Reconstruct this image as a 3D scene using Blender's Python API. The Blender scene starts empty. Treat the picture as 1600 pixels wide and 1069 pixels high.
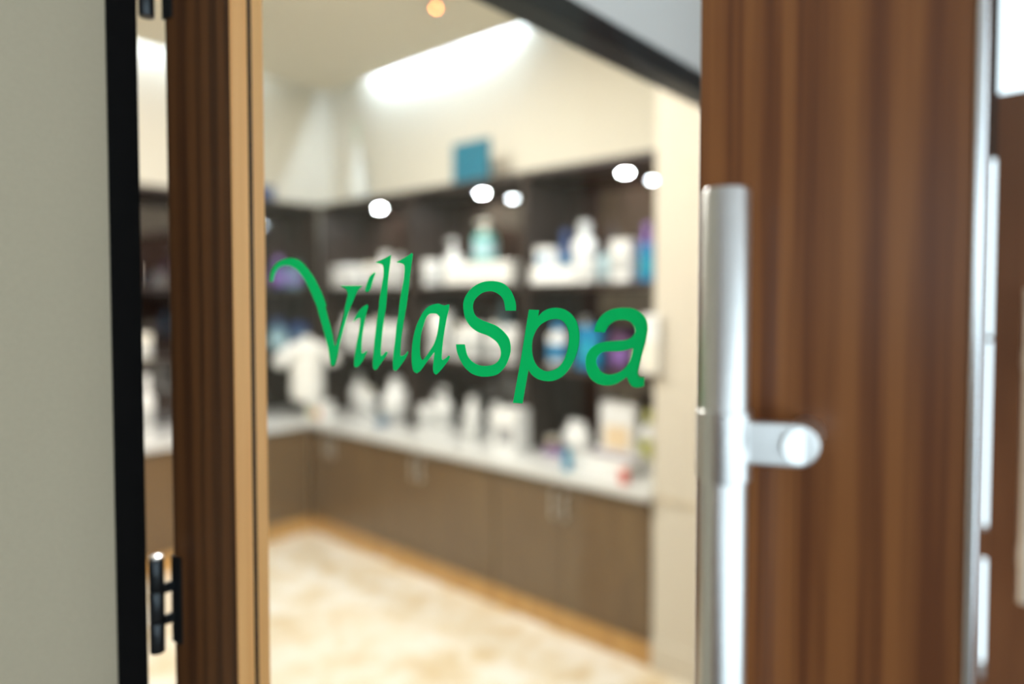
# Glass door of a spa shop seen from the corridor, product shelves behind it.
# World axes: X runs along the doorway wall (away to the right), Y into the shop, Z up.
# The origin is the foot of the hinge of the open door leaf. Units are metres.
import bpy, bmesh, math, random
from mathutils import Vector, Matrix

random.seed(4)
scene = bpy.context.scene
COL = scene.collection
V = Vector

# ------------------------------------------------------------------ camera
cam_data = bpy.data.cameras.new('camera')
cam = bpy.data.objects.new('camera', cam_data)
COL.objects.link(cam)
cam_data.sensor_width = 36.0
cam_data.lens = 1050.0 / 1600.0 * 36.0
cam_data.shift_y = -30.5 / 1600.0
cam_data.clip_start = 0.02
_a = V((0.752, 0.659, 0.0)).normalized()
_p = math.radians(1.88)
_right = V((_a.y, -_a.x, 0))
_fw = _a * math.cos(_p) - V((0, 0, 1)) * math.sin(_p)
_up = _right.cross(_fw)
_m = Matrix((_right, _up, -_fw)).transposed().to_4x4()
_m.translation = V((-0.374, -0.939, 1.6))
cam.matrix_world = _m
cam_data.dof.use_dof = True
cam_data.dof.focus_distance = 0.665
cam_data.dof.aperture_fstop = 1.12
scene.camera = cam

# ------------------------------------------------------------------ exposure
vs = scene.view_settings
vs.view_transform = 'Standard'
vs.look = 'None'
vs.gamma = 1.0
vs.use_curve_mapping = False
vs.exposure = 0.0
scene.cycles.use_denoising = True
scene.cycles.max_bounces = 10
scene.cycles.transparent_max_bounces = 16
scene.cycles.sample_clamp_indirect = 6.0

# ------------------------------------------------------------------ daylight outside
world = bpy.data.worlds.new('overcast_sky')
scene.world = world
world.use_nodes = True
wn = world.node_tree.nodes['Background']
wn.inputs['Color'].default_value = (0.84, 0.93, 1.0, 1)
wn.inputs['Strength'].default_value = 2.6


def area(name, loc, rot, sx, sy, power, color, portal=False, spread=180):
    ld = bpy.data.lights.new(name, 'AREA')
    ld.shape = 'RECTANGLE'
    ld.size, ld.size_y = sx, sy
    ld.energy = power
    ld.color = color
    ld.spread = math.radians(spread)
    if portal:
        ld.cycles.is_portal = True
    o = bpy.data.objects.new(name, ld)
    COL.objects.link(o)
    o.location = loc
    o.rotation_euler = rot
    return o


R90 = math.pi / 2
# portals help the sampling of the real daylight through the corridor's glazing
area('portal_side', (-0.6, -3.25, 1.5), (R90, 0, math.pi), 8.8, 2.4, 1, (1, 1, 1), portal=True)
area('portal_end', (-6.05, -2.2, 2.1), (R90, 0, -R90), 1.6, 1.4, 1, (1, 1, 1), portal=True)

WARM = (1.0, 0.955, 0.89)
# the shop's two round ceiling lamps (their housings are built further down)
SHOP_LAMPS = [(0.85, 0.90), (1.05, 1.95)]
for i, (x, y) in enumerate(SHOP_LAMPS):
    l = area('shop_ceiling_light', (x, y, 3.185), (0, 0, 0), 0.50, 0.50, (54, 70)[i], WARM)
    l.data.shape = 'DISK'


# ------------------------------------------------------------------ materials
def _mat(name):
    m = bpy.data.materials.new(name)
    m.use_nodes = True
    return m, m.node_tree, m.node_tree.nodes['Principled BSDF']


def flat(name, col, rough=0.5, metal=0.0, coat=0.0, var=0.04, scale=30.0, bump=0.0, spec=0.5):
    """plain surface with a slight mottling and an optional fine relief"""
    m, nt, b = _mat(name)
    N, Lk = nt.nodes, nt.links
    tc = N.new('ShaderNodeTexCoord')
    nz = N.new('ShaderNodeTexNoise')
    nz.inputs['Scale'].default_value = scale
    nz.inputs['Detail'].default_value = 3
    Lk.new(tc.outputs['Object'], nz.inputs['Vector'])
    r = N.new('ShaderNodeValToRGB')
    r.color_ramp.elements[0].position = 0.3
    r.color_ramp.elements[1].position = 0.7
    r.color_ramp.elements[0].color = (*[c * (1 - var) for c in col], 1)
    r.color_ramp.elements[1].color = (*[min(1, c * (1 + var)) for c in col], 1)
    Lk.new(nz.outputs['Fac'], r.inputs['Fac'])
    Lk.new(r.outputs['Color'], b.inputs['Base Color'])
    b.inputs['Roughness'].default_value = rough
    b.inputs['Metallic'].default_value = metal
    b.inputs['Coat Weight'].default_value = coat
    b.inputs['Specular IOR Level'].default_value = spec
    if bump:
        bp = N.new('ShaderNodeBump')
        bp.inputs['Strength'].default_value = bump
        bp.inputs['Distance'].default_value = 0.002
        Lk.new(nz.outputs['Fac'], bp.inputs['Height'])
        Lk.new(bp.outputs['Normal'], b.inputs['Normal'])
    return m


def wood(name, dark, light, rough=0.3, coat=0.25, stretch=0.035, scale=26.0, spec=0.5):
    """veneer with long soft vertical figure and fine pores"""
    m, nt, b = _mat(name)
    N, Lk = nt.nodes, nt.links
    tc = N.new('ShaderNodeTexCoord')
    mp = N.new('ShaderNodeMapping')
    mp.inputs['Scale'].default_value = (1, 1, stretch)
    Lk.new(tc.outputs['Object'], mp.inputs['Vector'])
    n1 = N.new('ShaderNodeTexNoise')
    n1.inputs['Scale'].default_value = scale
    n1.inputs['Detail'].default_value = 4
    n1.inputs['Roughness'].default_value = 0.55
    n1.inputs['Distortion'].default_value = 0.5
    Lk.new(mp.outputs['Vector'], n1.inputs['Vector'])
    n2 = N.new('ShaderNodeTexNoise')
    n2.inputs['Scale'].default_value = scale * 3.6
    n2.inputs['Detail'].default_value = 2
    Lk.new(mp.outputs['Vector'], n2.inputs['Vector'])
    n3 = N.new('ShaderNodeTexWave')
    n3.bands_direction = 'X'
    n3.inputs['Scale'].default_value = 9.0
    n3.inputs['Distortion'].default_value = 6.0
    n3.inputs['Detail'].default_value = 2
    n3.inputs['Detail Scale'].default_value = 1.2
    Lk.new(mp.outputs['Vector'], n3.inputs['Vector'])
    mx = N.new('ShaderNodeMix')
    mx.inputs['Factor'].default_value = 0.42
    Lk.new(n1.outputs['Fac'], mx.inputs[2])
    Lk.new(n2.outputs['Fac'], mx.inputs[3])
    mx2 = N.new('ShaderNodeMix')
    mx2.inputs['Factor'].default_value = 0.22
    Lk.new(mx.outputs[0], mx2.inputs[2])
    Lk.new(n3.outputs['Fac'], mx2.inputs[3])
    r = N.new('ShaderNodeValToRGB')
    r.color_ramp.elements[0].position = 0.38
    r.color_ramp.elements[1].position = 0.60
    r.color_ramp.elements[0].color = (*dark, 1)
    r.color_ramp.elements[1].color = (*light, 1)
    Lk.new(mx2.outputs[0], r.inputs['Fac'])
    Lk.new(r.outputs['Color'], b.inputs['Base Color'])
    b.inputs['Roughness'].default_value = rough
    b.inputs['Coat Weight'].default_value = coat
    b.inputs['Coat Roughness'].default_value = 0.28
    b.inputs['Specular IOR Level'].default_value = spec
    return m


def emit(name, col, strength):
    m = bpy.data.materials.new(name)
    m.use_nodes = True
    nt = m.node_tree
    nt.nodes.clear()
    e = nt.nodes.new('ShaderNodeEmission')
    e.inputs['Color'].default_value = (*col, 1)
    e.inputs['Strength'].default_value = strength
    o = nt.nodes.new('ShaderNodeOutputMaterial')
    nt.links.new(e.outputs[0], o.inputs[0])
    return m


def glass(name, tint=(0.97, 0.985, 0.98), boost=1.0):
    """thin clear pane: Fresnel mix of a sharp reflection and a straight view through"""
    m = bpy.data.materials.new(name)
    m.use_nodes = True
    nt = m.node_tree
    nt.nodes.clear()
    N, Lk = nt.nodes, nt.links
    t = N.new('ShaderNodeBsdfTransparent')
    t.inputs['Color'].default_value = (*tint, 1)
    g = N.new('ShaderNodeBsdfGlossy')
    g.inputs['Roughness'].default_value = 0.0
    f = N.new('ShaderNodeFresnel')
    f.inputs['IOR'].default_value = 1.5
    geo = N.new('ShaderNodeNewGeometry')
    sub = N.new('ShaderNodeMath'); sub.operation = 'SUBTRACT'
    sub.inputs[0].default_value = 1.0
    Lk.new(geo.outputs['Backfacing'], sub.inputs[1])
    mul = N.new('ShaderNodeMath'); mul.operation = 'MULTIPLY'
    Lk.new(f.outputs[0], mul.inputs[0])
    Lk.new(sub.outputs[0], mul.inputs[1])
    mb = N.new('ShaderNodeMath'); mb.operation = 'MULTIPLY'
    mb.inputs[1].default_value = boost
    Lk.new(mul.outputs[0], mb.inputs[0])
    mix = N.new('ShaderNodeMixShader')
    Lk.new(mb.outputs[0], mix.inputs[0])
    Lk.new(t.outputs[0], mix.inputs[1])
    Lk.new(g.outputs[0], mix.inputs[2])
    o = N.new('ShaderNodeOutputMaterial')
    Lk.new(mix.outputs[0], o.inputs[0])
    return m


def stone_floor(name):
    m, nt, b = _mat(name)
    N, Lk = nt.nodes, nt.links
    tc = N.new('ShaderNodeTexCoord')
    n1 = N.new('ShaderNodeTexNoise')
    n1.inputs['Scale'].default_value = 5.5
    n1.inputs['Detail'].default_value = 4
    n1.inputs['Distortion'].default_value = 0.8
    Lk.new(tc.outputs['Object'], n1.inputs['Vector'])
    r = N.new('ShaderNodeValToRGB')
    e = r.color_ramp.elements
    e[0].position = 0.34; e[0].color = (0.60, 0.47, 0.29, 1)
    e[1].position = 0.62; e[1].color = (0.76, 0.71, 0.62, 1)
    m1 = r.color_ramp.elements.new(0.47); m1.color = (0.70, 0.61, 0.46, 1)
    Lk.new(n1.outputs['Fac'], r.inputs['Fac'])
    Lk.new(r.outputs['Color'], b.inputs['Base Color'])
    b.inputs['Roughness'].default_value = 0.32
    return m


M = {
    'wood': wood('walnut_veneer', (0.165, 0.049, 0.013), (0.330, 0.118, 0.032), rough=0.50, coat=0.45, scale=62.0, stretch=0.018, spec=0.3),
    'wood_shaded': wood('shaded_walnut_veneer', (0.070, 0.024, 0.008), (0.150, 0.056, 0.017), rough=0.50, coat=0.10, scale=62.0, stretch=0.018, spec=0.3),  # same walnut, the hinge side's shade put into the colour
    'wood_lip': wood('pale_wood_lipping', (0.80, 0.38, 0.125), (0.90, 0.48, 0.18), rough=0.45, coat=0.1),
    'wood_far': wood('walnut_veneer_far_door', (0.13, 0.05, 0.02), (0.22, 0.095, 0.04), rough=0.38, coat=0.3),
    'kick': wood('golden_plinth_wood', (0.42, 0.22, 0.06), (0.55, 0.32, 0.10), rough=0.4),
    'laminate': wood('dark_brown_laminate', (0.019, 0.0105, 0.0075), (0.028, 0.016, 0.011), rough=0.45, coat=0.1, stretch=0.1),
    'door_lam': wood('brown_laminate_door', (0.115, 0.066, 0.028), (0.145, 0.088, 0.038), rough=0.33, coat=0.4, stretch=0.1),
    'steel': flat('satin_stainless_steel', (0.80, 0.80, 0.80), 0.32, 1.0, var=0.02, scale=90),
    'edge': flat('bright_aluminium_edge', (0.94, 0.96, 1.0), 0.22, 1.0, var=0.02),
    'black': flat('black_frame_paint', (0.006, 0.0055, 0.0055), 0.7, var=0.1, spec=0.05),
    'header': flat('black_satin_metal', (0.006, 0.010, 0.012), 0.45, spec=0.2, var=0.1),
    'gun': flat('dark_gunmetal', (0.045, 0.05, 0.055), 0.32, 0.8, var=0.05),
    'gasket': flat('black_rubber', (0.012, 0.012, 0.014), 0.6),
    'glass': glass('clear_door_glass', boost=1.8),
    'pane': glass('window_glass', (0.93, 0.97, 0.97)),
    'cream': flat('cream_wall_paint', (0.70, 0.66, 0.55), 0.85, var=0.02, scale=120, bump=0.1),
    'cream_b': flat('cream_pilaster_paint', (0.62, 0.565, 0.47), 0.8, var=0.02, scale=120, bump=0.1),
    'beige': flat('beige_corridor_paint', (0.49, 0.415, 0.30), 0.85, var=0.02, scale=140, bump=0.15),
    'white': flat('white_corridor_paint', (0.82, 0.78, 0.76), 0.85, var=0.02, scale=100),
    'ceil': flat('cream_ceiling_paint', (0.82, 0.78, 0.66), 0.9, var=0.02, scale=60),
    'floor': stone_floor('mottled_cream_stone'),
    'corr_floor': flat('grey_brown_corridor_floor', (0.16, 0.13, 0.11), 0.45, var=0.15, scale=8),
    'counter': flat('white_worktop', (0.62, 0.62, 0.60), 0.28, var=0.02, scale=60),
    'decal': flat('green_vinyl', (0.000, 0.80, 0.20), 0.6, spec=0.15, var=0.02),
    'decal_edge': flat('vinyl_cut_edge', (0.30, 0.62, 0.25), 0.5),
    'cove': emit('cove_tube_light', (0.66, 0.80, 1.0), 190.0),
    'cove_b': emit('far_cove_tube_light', (0.70, 0.82, 1.0), 70.0),
    'puck': emit('spotlight_lens_light', (0.86, 0.94, 1.0), 420.0),
    'lamp': emit('ceiling_lamp_light', WARM, 8.0),
    'led': emit('orange_indicator_light', (1.0, 0.22, 0.05), 120.0),
    'w': flat('white_plastic', (0.82, 0.82, 0.80), 0.4),
    'w2': flat('warm_white_card', (0.80, 0.76, 0.66), 0.6),
    'towel': flat('white_terry_towel', (0.82, 0.81, 0.77), 0.95, scale=300, bump=0.5),
    'grey': flat('grey_plastic', (0.30, 0.30, 0.31), 0.4),
    'lgrey': flat('light_grey_print', (0.50, 0.51, 0.50), 0.5),
    'teal': flat('teal_liquid_plastic', (0.10, 0.42, 0.40), 0.3),
    'slate': flat('slate_blue_plastic', (0.14, 0.26, 0.32), 0.35),
    'blue': flat('bright_blue_card', (0.003, 0.20, 0.42), 0.4),
    'navy': flat('navy_plastic', (0.03, 0.07, 0.20), 0.35),
    'cyan': flat('cyan_plastic', (0.01, 0.33, 0.46), 0.3),
    'purple': flat('violet_plastic', (0.24, 0.13, 0.42), 0.35),
    'plum': flat('plum_card', (0.10, 0.045, 0.12), 0.5),
    'sky': flat('pale_blue_plastic', (0.42, 0.62, 0.68), 0.35),
    'orange': flat('orange_print', (0.80, 0.62, 0.40), 0.5),
    'red': flat('red_print', (0.65, 0.10, 0.05), 0.5),
    'yellow': flat('yellow_green_print', (0.52, 0.52, 0.16), 0.5),
    'green': flat('green_glass_print', (0.12, 0.42, 0.28), 0.4),
    'poster': flat('teal_blue_canvas', (0.002, 0.14, 0.22), 0.6, var=0.03),
    'vase': flat('frosted_pale_vase', (0.62, 0.63, 0.57), 0.6),
}


# ------------------------------------------------------------------ mesh helpers
class MB:
    """collects shapes and links them as ONE mesh object"""

    def __init__(self):
        self.bm = bmesh.new()

    def box(self, x0, x1, y0, y1, z0, z1, mat=0):
        vs_ = [self.bm.verts.new(p) for p in
               [(x0, y0, z0), (x1, y0, z0), (x1, y1, z0), (x0, y1, z0), (x0, y0, z1), (x1, y0, z1), (x1, y1, z1), (x0, y1, z1)]]
        for f in [(0, 3, 2, 1), (4, 5, 6, 7), (0, 1, 5, 4), (1, 2, 6, 5), (2, 3, 7, 6), (3, 0, 4, 7)]:
            fc = self.bm.faces.new([vs_[i] for i in f])
            fc.material_index = mat
        return self

    def lathe(self, prof, n=24, c=(0, 0, 0), sx=1.0, sy=1.0):
        """profile of (radius, height) pairs turned about the vertical axis"""
        rings = []
        for r, z in prof:
            if r < 1e-6:
                rings.append([self.bm.verts.new((c[0], c[1], c[2] + z))])
            else:
                rings.append([self.bm.verts.new((c[0] + r * sx * math.cos(2 * math.pi * k / n),
                                                 c[1] + r * sy * math.sin(2 * math.pi * k / n), c[2] + z)) for k in range(n)])
        for a, b in zip(rings, rings[1:]):
            for k in range(n):
                k2 = (k + 1) % n
                if len(a) == 1 and len(b) == 1:
                    continue
                if len(a) == 1:
                    self.bm.faces.new((a[0], b[k2], b[k]))
                elif len(b) == 1:
                    self.bm.faces.new((a[k], a[k2], b[0]))
                else:
                    self.bm.faces.new((a[k], a[k2], b[k2], b[k]))
        return self

    def tube(self, p0, p1, r, n=20, r1=None):
        p0, p1 = V(p0), V(p1)
        r1 = r if r1 is None else r1
        d = (p1 - p0).normalized()
        u = d.orthogonal().normalized()
        w = d.cross(u)
        A = [self.bm.verts.new(p0 + (u * math.cos(2 * math.pi * k / n) + w * math.sin(2 * math.pi * k / n)) * r) for k in range(n)]
        B = [self.bm.verts.new(p1 + (u * math.cos(2 * math.pi * k / n) + w * math.sin(2 * math.pi * k / n)) * r1) for k in range(n)]
        for k in range(n):
            self.bm.faces.new((A[k], A[(k + 1) % n], B[(k + 1) % n], B[k]))
        self.bm.faces.new(list(reversed(A)))
        self.bm.faces.new(B)
        return self

    def build(self, name, mat, parent=None, loc=None, rotz=0.0, bevel=0.0, smooth=False, segs=2):
        me = bpy.data.meshes.new(name)
        bmesh.ops.recalc_face_normals(self.bm, faces=self.bm.faces)
        self.bm.to_mesh(me)
        self.bm.free()
        for m in (mat if isinstance(mat, (list, tuple)) else [mat]):
            me.materials.append(m)
        if smooth:
            for p in me.polygons:
                p.use_smooth = True
            me.set_sharp_from_angle(angle=math.radians(40))
        o = bpy.data.objects.new(name, me)
        COL.objects.link(o)
        if parent:
            o.parent = parent
        if loc:
            o.location = loc
        o.rotation_euler[2] = rotz
        if bevel:
            b = o.modifiers.new('bevel', 'BEVEL')
            b.width = bevel
            b.segments = segs
            b.limit_method = 'ANGLE'
        return o


def B(x0, x1, y0, y1, z0, z1):
    return MB().box(x0, x1, y0, y1, z0, z1)


def empty(name, loc=(0, 0, 0), rotz=0.0):
    o = bpy.data.objects.new(name, None)
    o.empty_display_size = 0.05
    COL.objects.link(o)
    o.location = loc
    o.rotation_euler[2] = rotz
    return o


def tag(o, label=None, cat=None, group=None, kind=None):
    if label: o['label'] = label
    if cat: o['category'] = cat
    if group: o['group'] = group
    if kind: o['kind'] = kind
    return o


def struct(o, label, cat):
    return tag(o, label, cat, kind='structure')


def copy_tree(o, parent=None):
    c = o.copy()
    COL.objects.link(c)
    if parent:
        c.parent = parent
    for ch in list(o.children):
        copy_tree(ch, c)
    return c


M['laminate_back'] = wood('dark_glossy_back_laminate', (0.024, 0.013, 0.009), (0.032, 0.018, 0.013), rough=0.05, coat=1.0, spec=1.0, stretch=0.1)
M['laminate_back'].node_tree.nodes['Principled BSDF'].inputs['Coat IOR'].default_value = 1.65
M['laminate_back'].node_tree.nodes['Principled BSDF'].inputs['Coat Roughness'].default_value = 0.03

# ================================================================== THE SETTING
CZ = 3.215          # shop ceiling
HZ = 2.297          # top of the black header over the double doorway
DW = 1.84           # clear width of the doorway

# --- shop floor and corridor floor
struct(B(-1.6, 2.82, 0.0, 3.79, -0.05, 0.0).build('floor', M['floor']), 'mottled cream stone floor of the shop behind the glass', 'floor')
struct(B(-6.0, 3.2, -3.25, 0.0, -0.05, 0.0).build('floor', M['corr_floor']), 'grey brown corridor floor in front of the doorway', 'floor')

# --- shop walls
struct(B(2.80, 2.92, 0.15, 3.91, 0, 3.45).build('wall_right', M['cream']), 'cream wall behind and above the main product shelves', 'wall')
struct(B(-1.6, 2.80, 3.79, 3.91, 0, 3.45).build('wall_back', M['cream']), 'cream wall facing the doorway above the far shelves', 'wall')
struct(B(-1.72, -1.6, 0.15, 3.91, 0, 3.45).build('wall_left', M['cream']), 'cream end wall of the shop, out of sight', 'wall')
# pilaster between the shelves and the doorway, with a joint and a low skirting
pil = struct(B(2.185, 2.80, 0.15, 0.495, 0.0, 3.45).build('wall_pilaster', M['cream_b']), 'warm cream wall pier right of the shelves', 'wall')
B(2.172, 2.185, 0.15, 0.495, 0.0, 0.128).build('skirting', M['cream_b'], pil, bevel=0.003)
B(2.178, 2.185, 0.15, 0.495, 0.745, 0.757).build('joint_strip', flat('joint_shadow_gap_paint', (0.55, 0.46, 0.33), 0.7), pil)

# --- shop ceiling: a lowered slab that stops short of the walls, a raised soffit over the light cove
cl = struct(B(-1.6, 2.66, 0.15, 3.63, CZ, CZ + 0.05).build('ceiling', M['ceil']), 'cream lowered shop ceiling with a light cove at its edges', 'ceiling')
B(-1.72, 2.92, 0.15, 3.91, 3.42, 3.50).build('upper_slab', M['ceil'], cl)
B(2.64, 2.66, 0.15, 3.63, CZ + 0.05, CZ + 0.10).build('cove_lip', M['ceil'], cl)
B(-1.6, 2.64, 3.61, 3.63, CZ + 0.05, CZ + 0.10).build('cove_lip', M['ceil'], cl)

# --- wall with the doorway: beige part left of the jamb, piece over the header, far pier
struct(B(-2.05, -0.070, 0.0, 0.15, 0, 3.45).build('wall_front', M['beige']), 'grey beige corridor wall left of the black door jamb', 'wall')
struct(B(-6.0, -2.05, 0.0, 0.15, 0, 3.45).build('wall_panelling', M['wood']), 'dark wood panelled stretch of corridor wall, out of sight', 'wall')
struct(B(-0.070, DW + 0.07, 0.0, 0.15, HZ, 3.45).build('wall_over_door', M['white']), 'pale grey wall above the black door header', 'wall')
struct(B(DW + 0.07, 3.2, 0.0, 0.15, 0, 3.45).build('wall_far_pier', M['white']), 'pale wall at the far end of the doorway', 'wall')

# --- black door frame
fr = empty('trim_door_frame')
struct(fr, 'black door frame with slim jambs and a square header bar', 'door frame')
B(-0.070, -0.0345, -0.004, 0.12, 0, HZ).build('jamb', M['black'], fr, bevel=0.001)
B(DW + 0.035, DW + 0.070, -0.004, 0.12, 0, HZ).build('jamb', M['black'], fr, bevel=0.001)
B(-0.0345, DW + 0.035, -0.006, 0.074, 2.236, HZ).build('header', M['header'], fr, bevel=0.003)

# --- corridor shell: opposite wall with wide daylight windows, end wall with a glazed opening, ceiling
struct(B(-6.0, 3.2, -3.25, 0.0, 2.95, 3.05).build('ceiling', M['white']), 'white corridor ceiling, out of sight', 'ceiling')
ow = struct(MB().box(-6.0, -5.0, -3.35, -3.25, 0, 3.05).box(3.8, 4.0, -3.35, -3.25, 0, 3.05)
            .box(-5.0, 3.8, -3.35, -3.25, 0, 0.30).box(-5.0, 3.8, -3.35, -3.25, 2.70, 3.05).build('wall_window_side', M['white']),
            'corridor wall with windows opposite the shop, out of sight', 'wall')
wi = struct(MB().box(-5.0, 3.8, -3.31, -3.30, 0.30, 2.70).build('window_1', M['pane']), 'wide corridor window opposite the shop, out of sight', 'window')
for xx in (-5.0, -3.8, -2.65, -1.5, -0.2, 1.1, 2.4, 3.75):
    B(xx, xx + 0.05, -3.34, -3.27, 0.30, 2.70).build('mullion', M['black'], wi)
ew = struct(MB().box(-6.12, -6.0, -1.40, 0.15, 0, 3.05).box(-6.12, -6.0, -3.35, -3.0, 0, 3.05)
            .box(-6.12, -6.0, -3.0, -1.40, 2.8, 3.05).box(-6.12, -6.0, -3.0, -1.40, 0.0, 1.4).build('wall_corridor_end', M['wood']),
            'dark wood end wall of the corridor around its glazed opening', 'wall')
struct(B(-6.07, -6.06, -3.0, -1.40, 1.4, 2.8).build('window_2', M['pane']), 'glazed opening at the corridor end, out of sight', 'window')

# ================================================================== THE OPEN DOOR LEAF
LU = V((0.175, -0.985, 0)).normalized()
LANG = math.atan2(LU.y, LU.x)      # local x runs along the leaf, local y = away from the camera side
# local y axis = z x u ; the leaf's far face lies at +y
leaf = empty('door_1', (0, 0, 0.008), LANG)
struct(leaf, 'open wood framed glass door leaf lettered in green, with a long steel pull', 'door')
T = 0.047
LH = 2.215
def leafbox(name, x0, x1, y0, y1, z0, z1, mat, bevel=0.0, parent=leaf):
    return B(x0, x1, y0, y1, z0, z1).build(name, mat, parent, bevel=bevel)

leafbox('hinge_stile', 0.000, 0.133, 0.0, T, 0, LH, M['wood_shaded'], 0.0030)
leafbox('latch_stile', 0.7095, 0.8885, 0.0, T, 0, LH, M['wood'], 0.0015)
leafbox('bottom_rail', 0.1372, 0.7095, 0.0, T, 0, 0.16, M['wood'], 0.001)
leafbox('top_rail', 0.1372, 0.7095, 0.0, T, LH - 0.14, LH, M['wood'], 0.001)
leafbox('front_lipping', 0.133, 0.1372, 0.0, 0.0235, 0.16, LH - 0.14, M['wood_lip'], 0.0012)
leafbox('rear_lipping', 0.133, 0.1372, 0.0290, T, 0.16, LH - 0.14, M['wood_lip'], 0.0008)
leafbox('gasket', 0.133, 0.1376, 0.0235, 0.0290, 0.16, LH - 0.14, M['gasket'])
leafbox('latch_edge_strip', 0.8885, 0.8945, -0.003, T, 0, LH, M['edge'], 0.0015)
# the pane
pane = leafbox('glass_pane', 0.1376, 0.7095, 0.0235, 0.0290, 0.16, LH - 0.14, M['glass'])

# pull handle: long tube, two clamp collars with brackets to the stile
pull = empty('pull_handle', (0, 0, 0)); pull.parent = leaf
pull['label'] = 'long round stainless steel pull with wide clamp collars and flat round ended brackets'
TS, TY, TR = 0.7440, -0.0555, 0.0163
prof = [(0, 0.835), (TR - 0.002, 0.835), (TR, 0.837), (TR, 1.6665), (TR - 0.0015, 1.669), (0, 1.669)]
MB().lathe(prof, 48, (TS, TY, 0)).build('tube', M['steel'], pull, smooth=True)
for zc in (1.4915, 1.013):
    CR, ch = TR + 0.0022, 0.0245
    MB().lathe([(TR - 0.001, zc - ch), (CR - 0.0006, zc - ch), (CR, zc - ch + 0.0006), (CR, zc + ch - 0.0006), (CR - 0.0006, zc + ch), (TR - 0.001, zc + ch)],
               48, (TS, TY, 0)).build('collar', M['steel'], pull, smooth=True)
    # flat bracket with a round end, tilted off the stile to catch the window light, on a short round standoff
    bz = zc + 0.0030
    bh, blen, bth = 0.0148, 0.0355, 0.0090
    pm = MB()
    out = [(0, -bh)] + [(blen + bh * math.sin(math.pi * k / 20), -bh * math.cos(math.pi * k / 20)) for k in range(21)] + [(0, bh)]
    fa = [pm.bm.verts.new((x, 0, z)) for x, z in out]
    fb = [pm.bm.verts.new((x, bth, z)) for x, z in out]
    for k in range(len(out)):
        k2 = (k + 1) % len(out)
        pm.bm.faces.new((fa[k], fa[k2], fb[k2], fb[k]))
    pm.bm.faces.new(fa); pm.bm.faces.new(list(reversed(fb)))
    pb = pm.build('bracket', M['steel'], pull, bevel=0.0015)
    pb.location = (TS + 0.0125, -0.0605, bz); pb.rotation_euler[2] = math.radians(15)
    ex, ey = TS + 0.0125 + blen * math.cos(math.radians(15)), -0.0605 + blen * math.sin(math.radians(15))
    MB().tube((ex + 0.0022, ey - 0.0008, bz), (ex, ey + 0.002, bz), 0.0120, 36).build('screw_cap', M['steel'], pull, smooth=True)
    MB().tube((ex, ey + 0.006, bz), (ex, -0.0003, bz), 0.0125, 36).build('standoff', M['steel'], pull, smooth=True)

# hinges between jamb and leaf
for zc in (1.187, 2.020, 0.36):
    h = MB()
    for j in range(3):
        z0 = zc - 0.0625 + j * 0.0418
        h.lathe([(0, z0), (0.0088, z0), (0.0094, z0 + 0.0008), (0.0094, z0 + 0.0395), (0.0088, z0 + 0.0403), (0, z0 + 0.0403)], 20, (0.0007, -0.0237, 0))
    ho = h.build('hinge', M['gun'], leaf, smooth=True)
    B(-0.0012, 0.0200, -0.0022, 0.0002, zc - 0.058, zc + 0.060).build('hinge_plate', M['gun'], ho)
    hk = MB()
    for j in range(2):
        z0 = zc - 0.030 + j * 0.043
        hk.box(-0.0012, 0.0030, -0.0185, -0.0015, z0, z0 + 0.013)
    hk.build('hinge_knuckle', M['gun'], ho)
    MB().lathe([(0, 0), (0.0086, 0), (0.0086, 0.003), (0.005, 0.005), (0, 0.005)], 20, (0.0007, -0.0237, zc + 0.0636)).build('pin_cap', M['steel'], ho, smooth=True)

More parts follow.
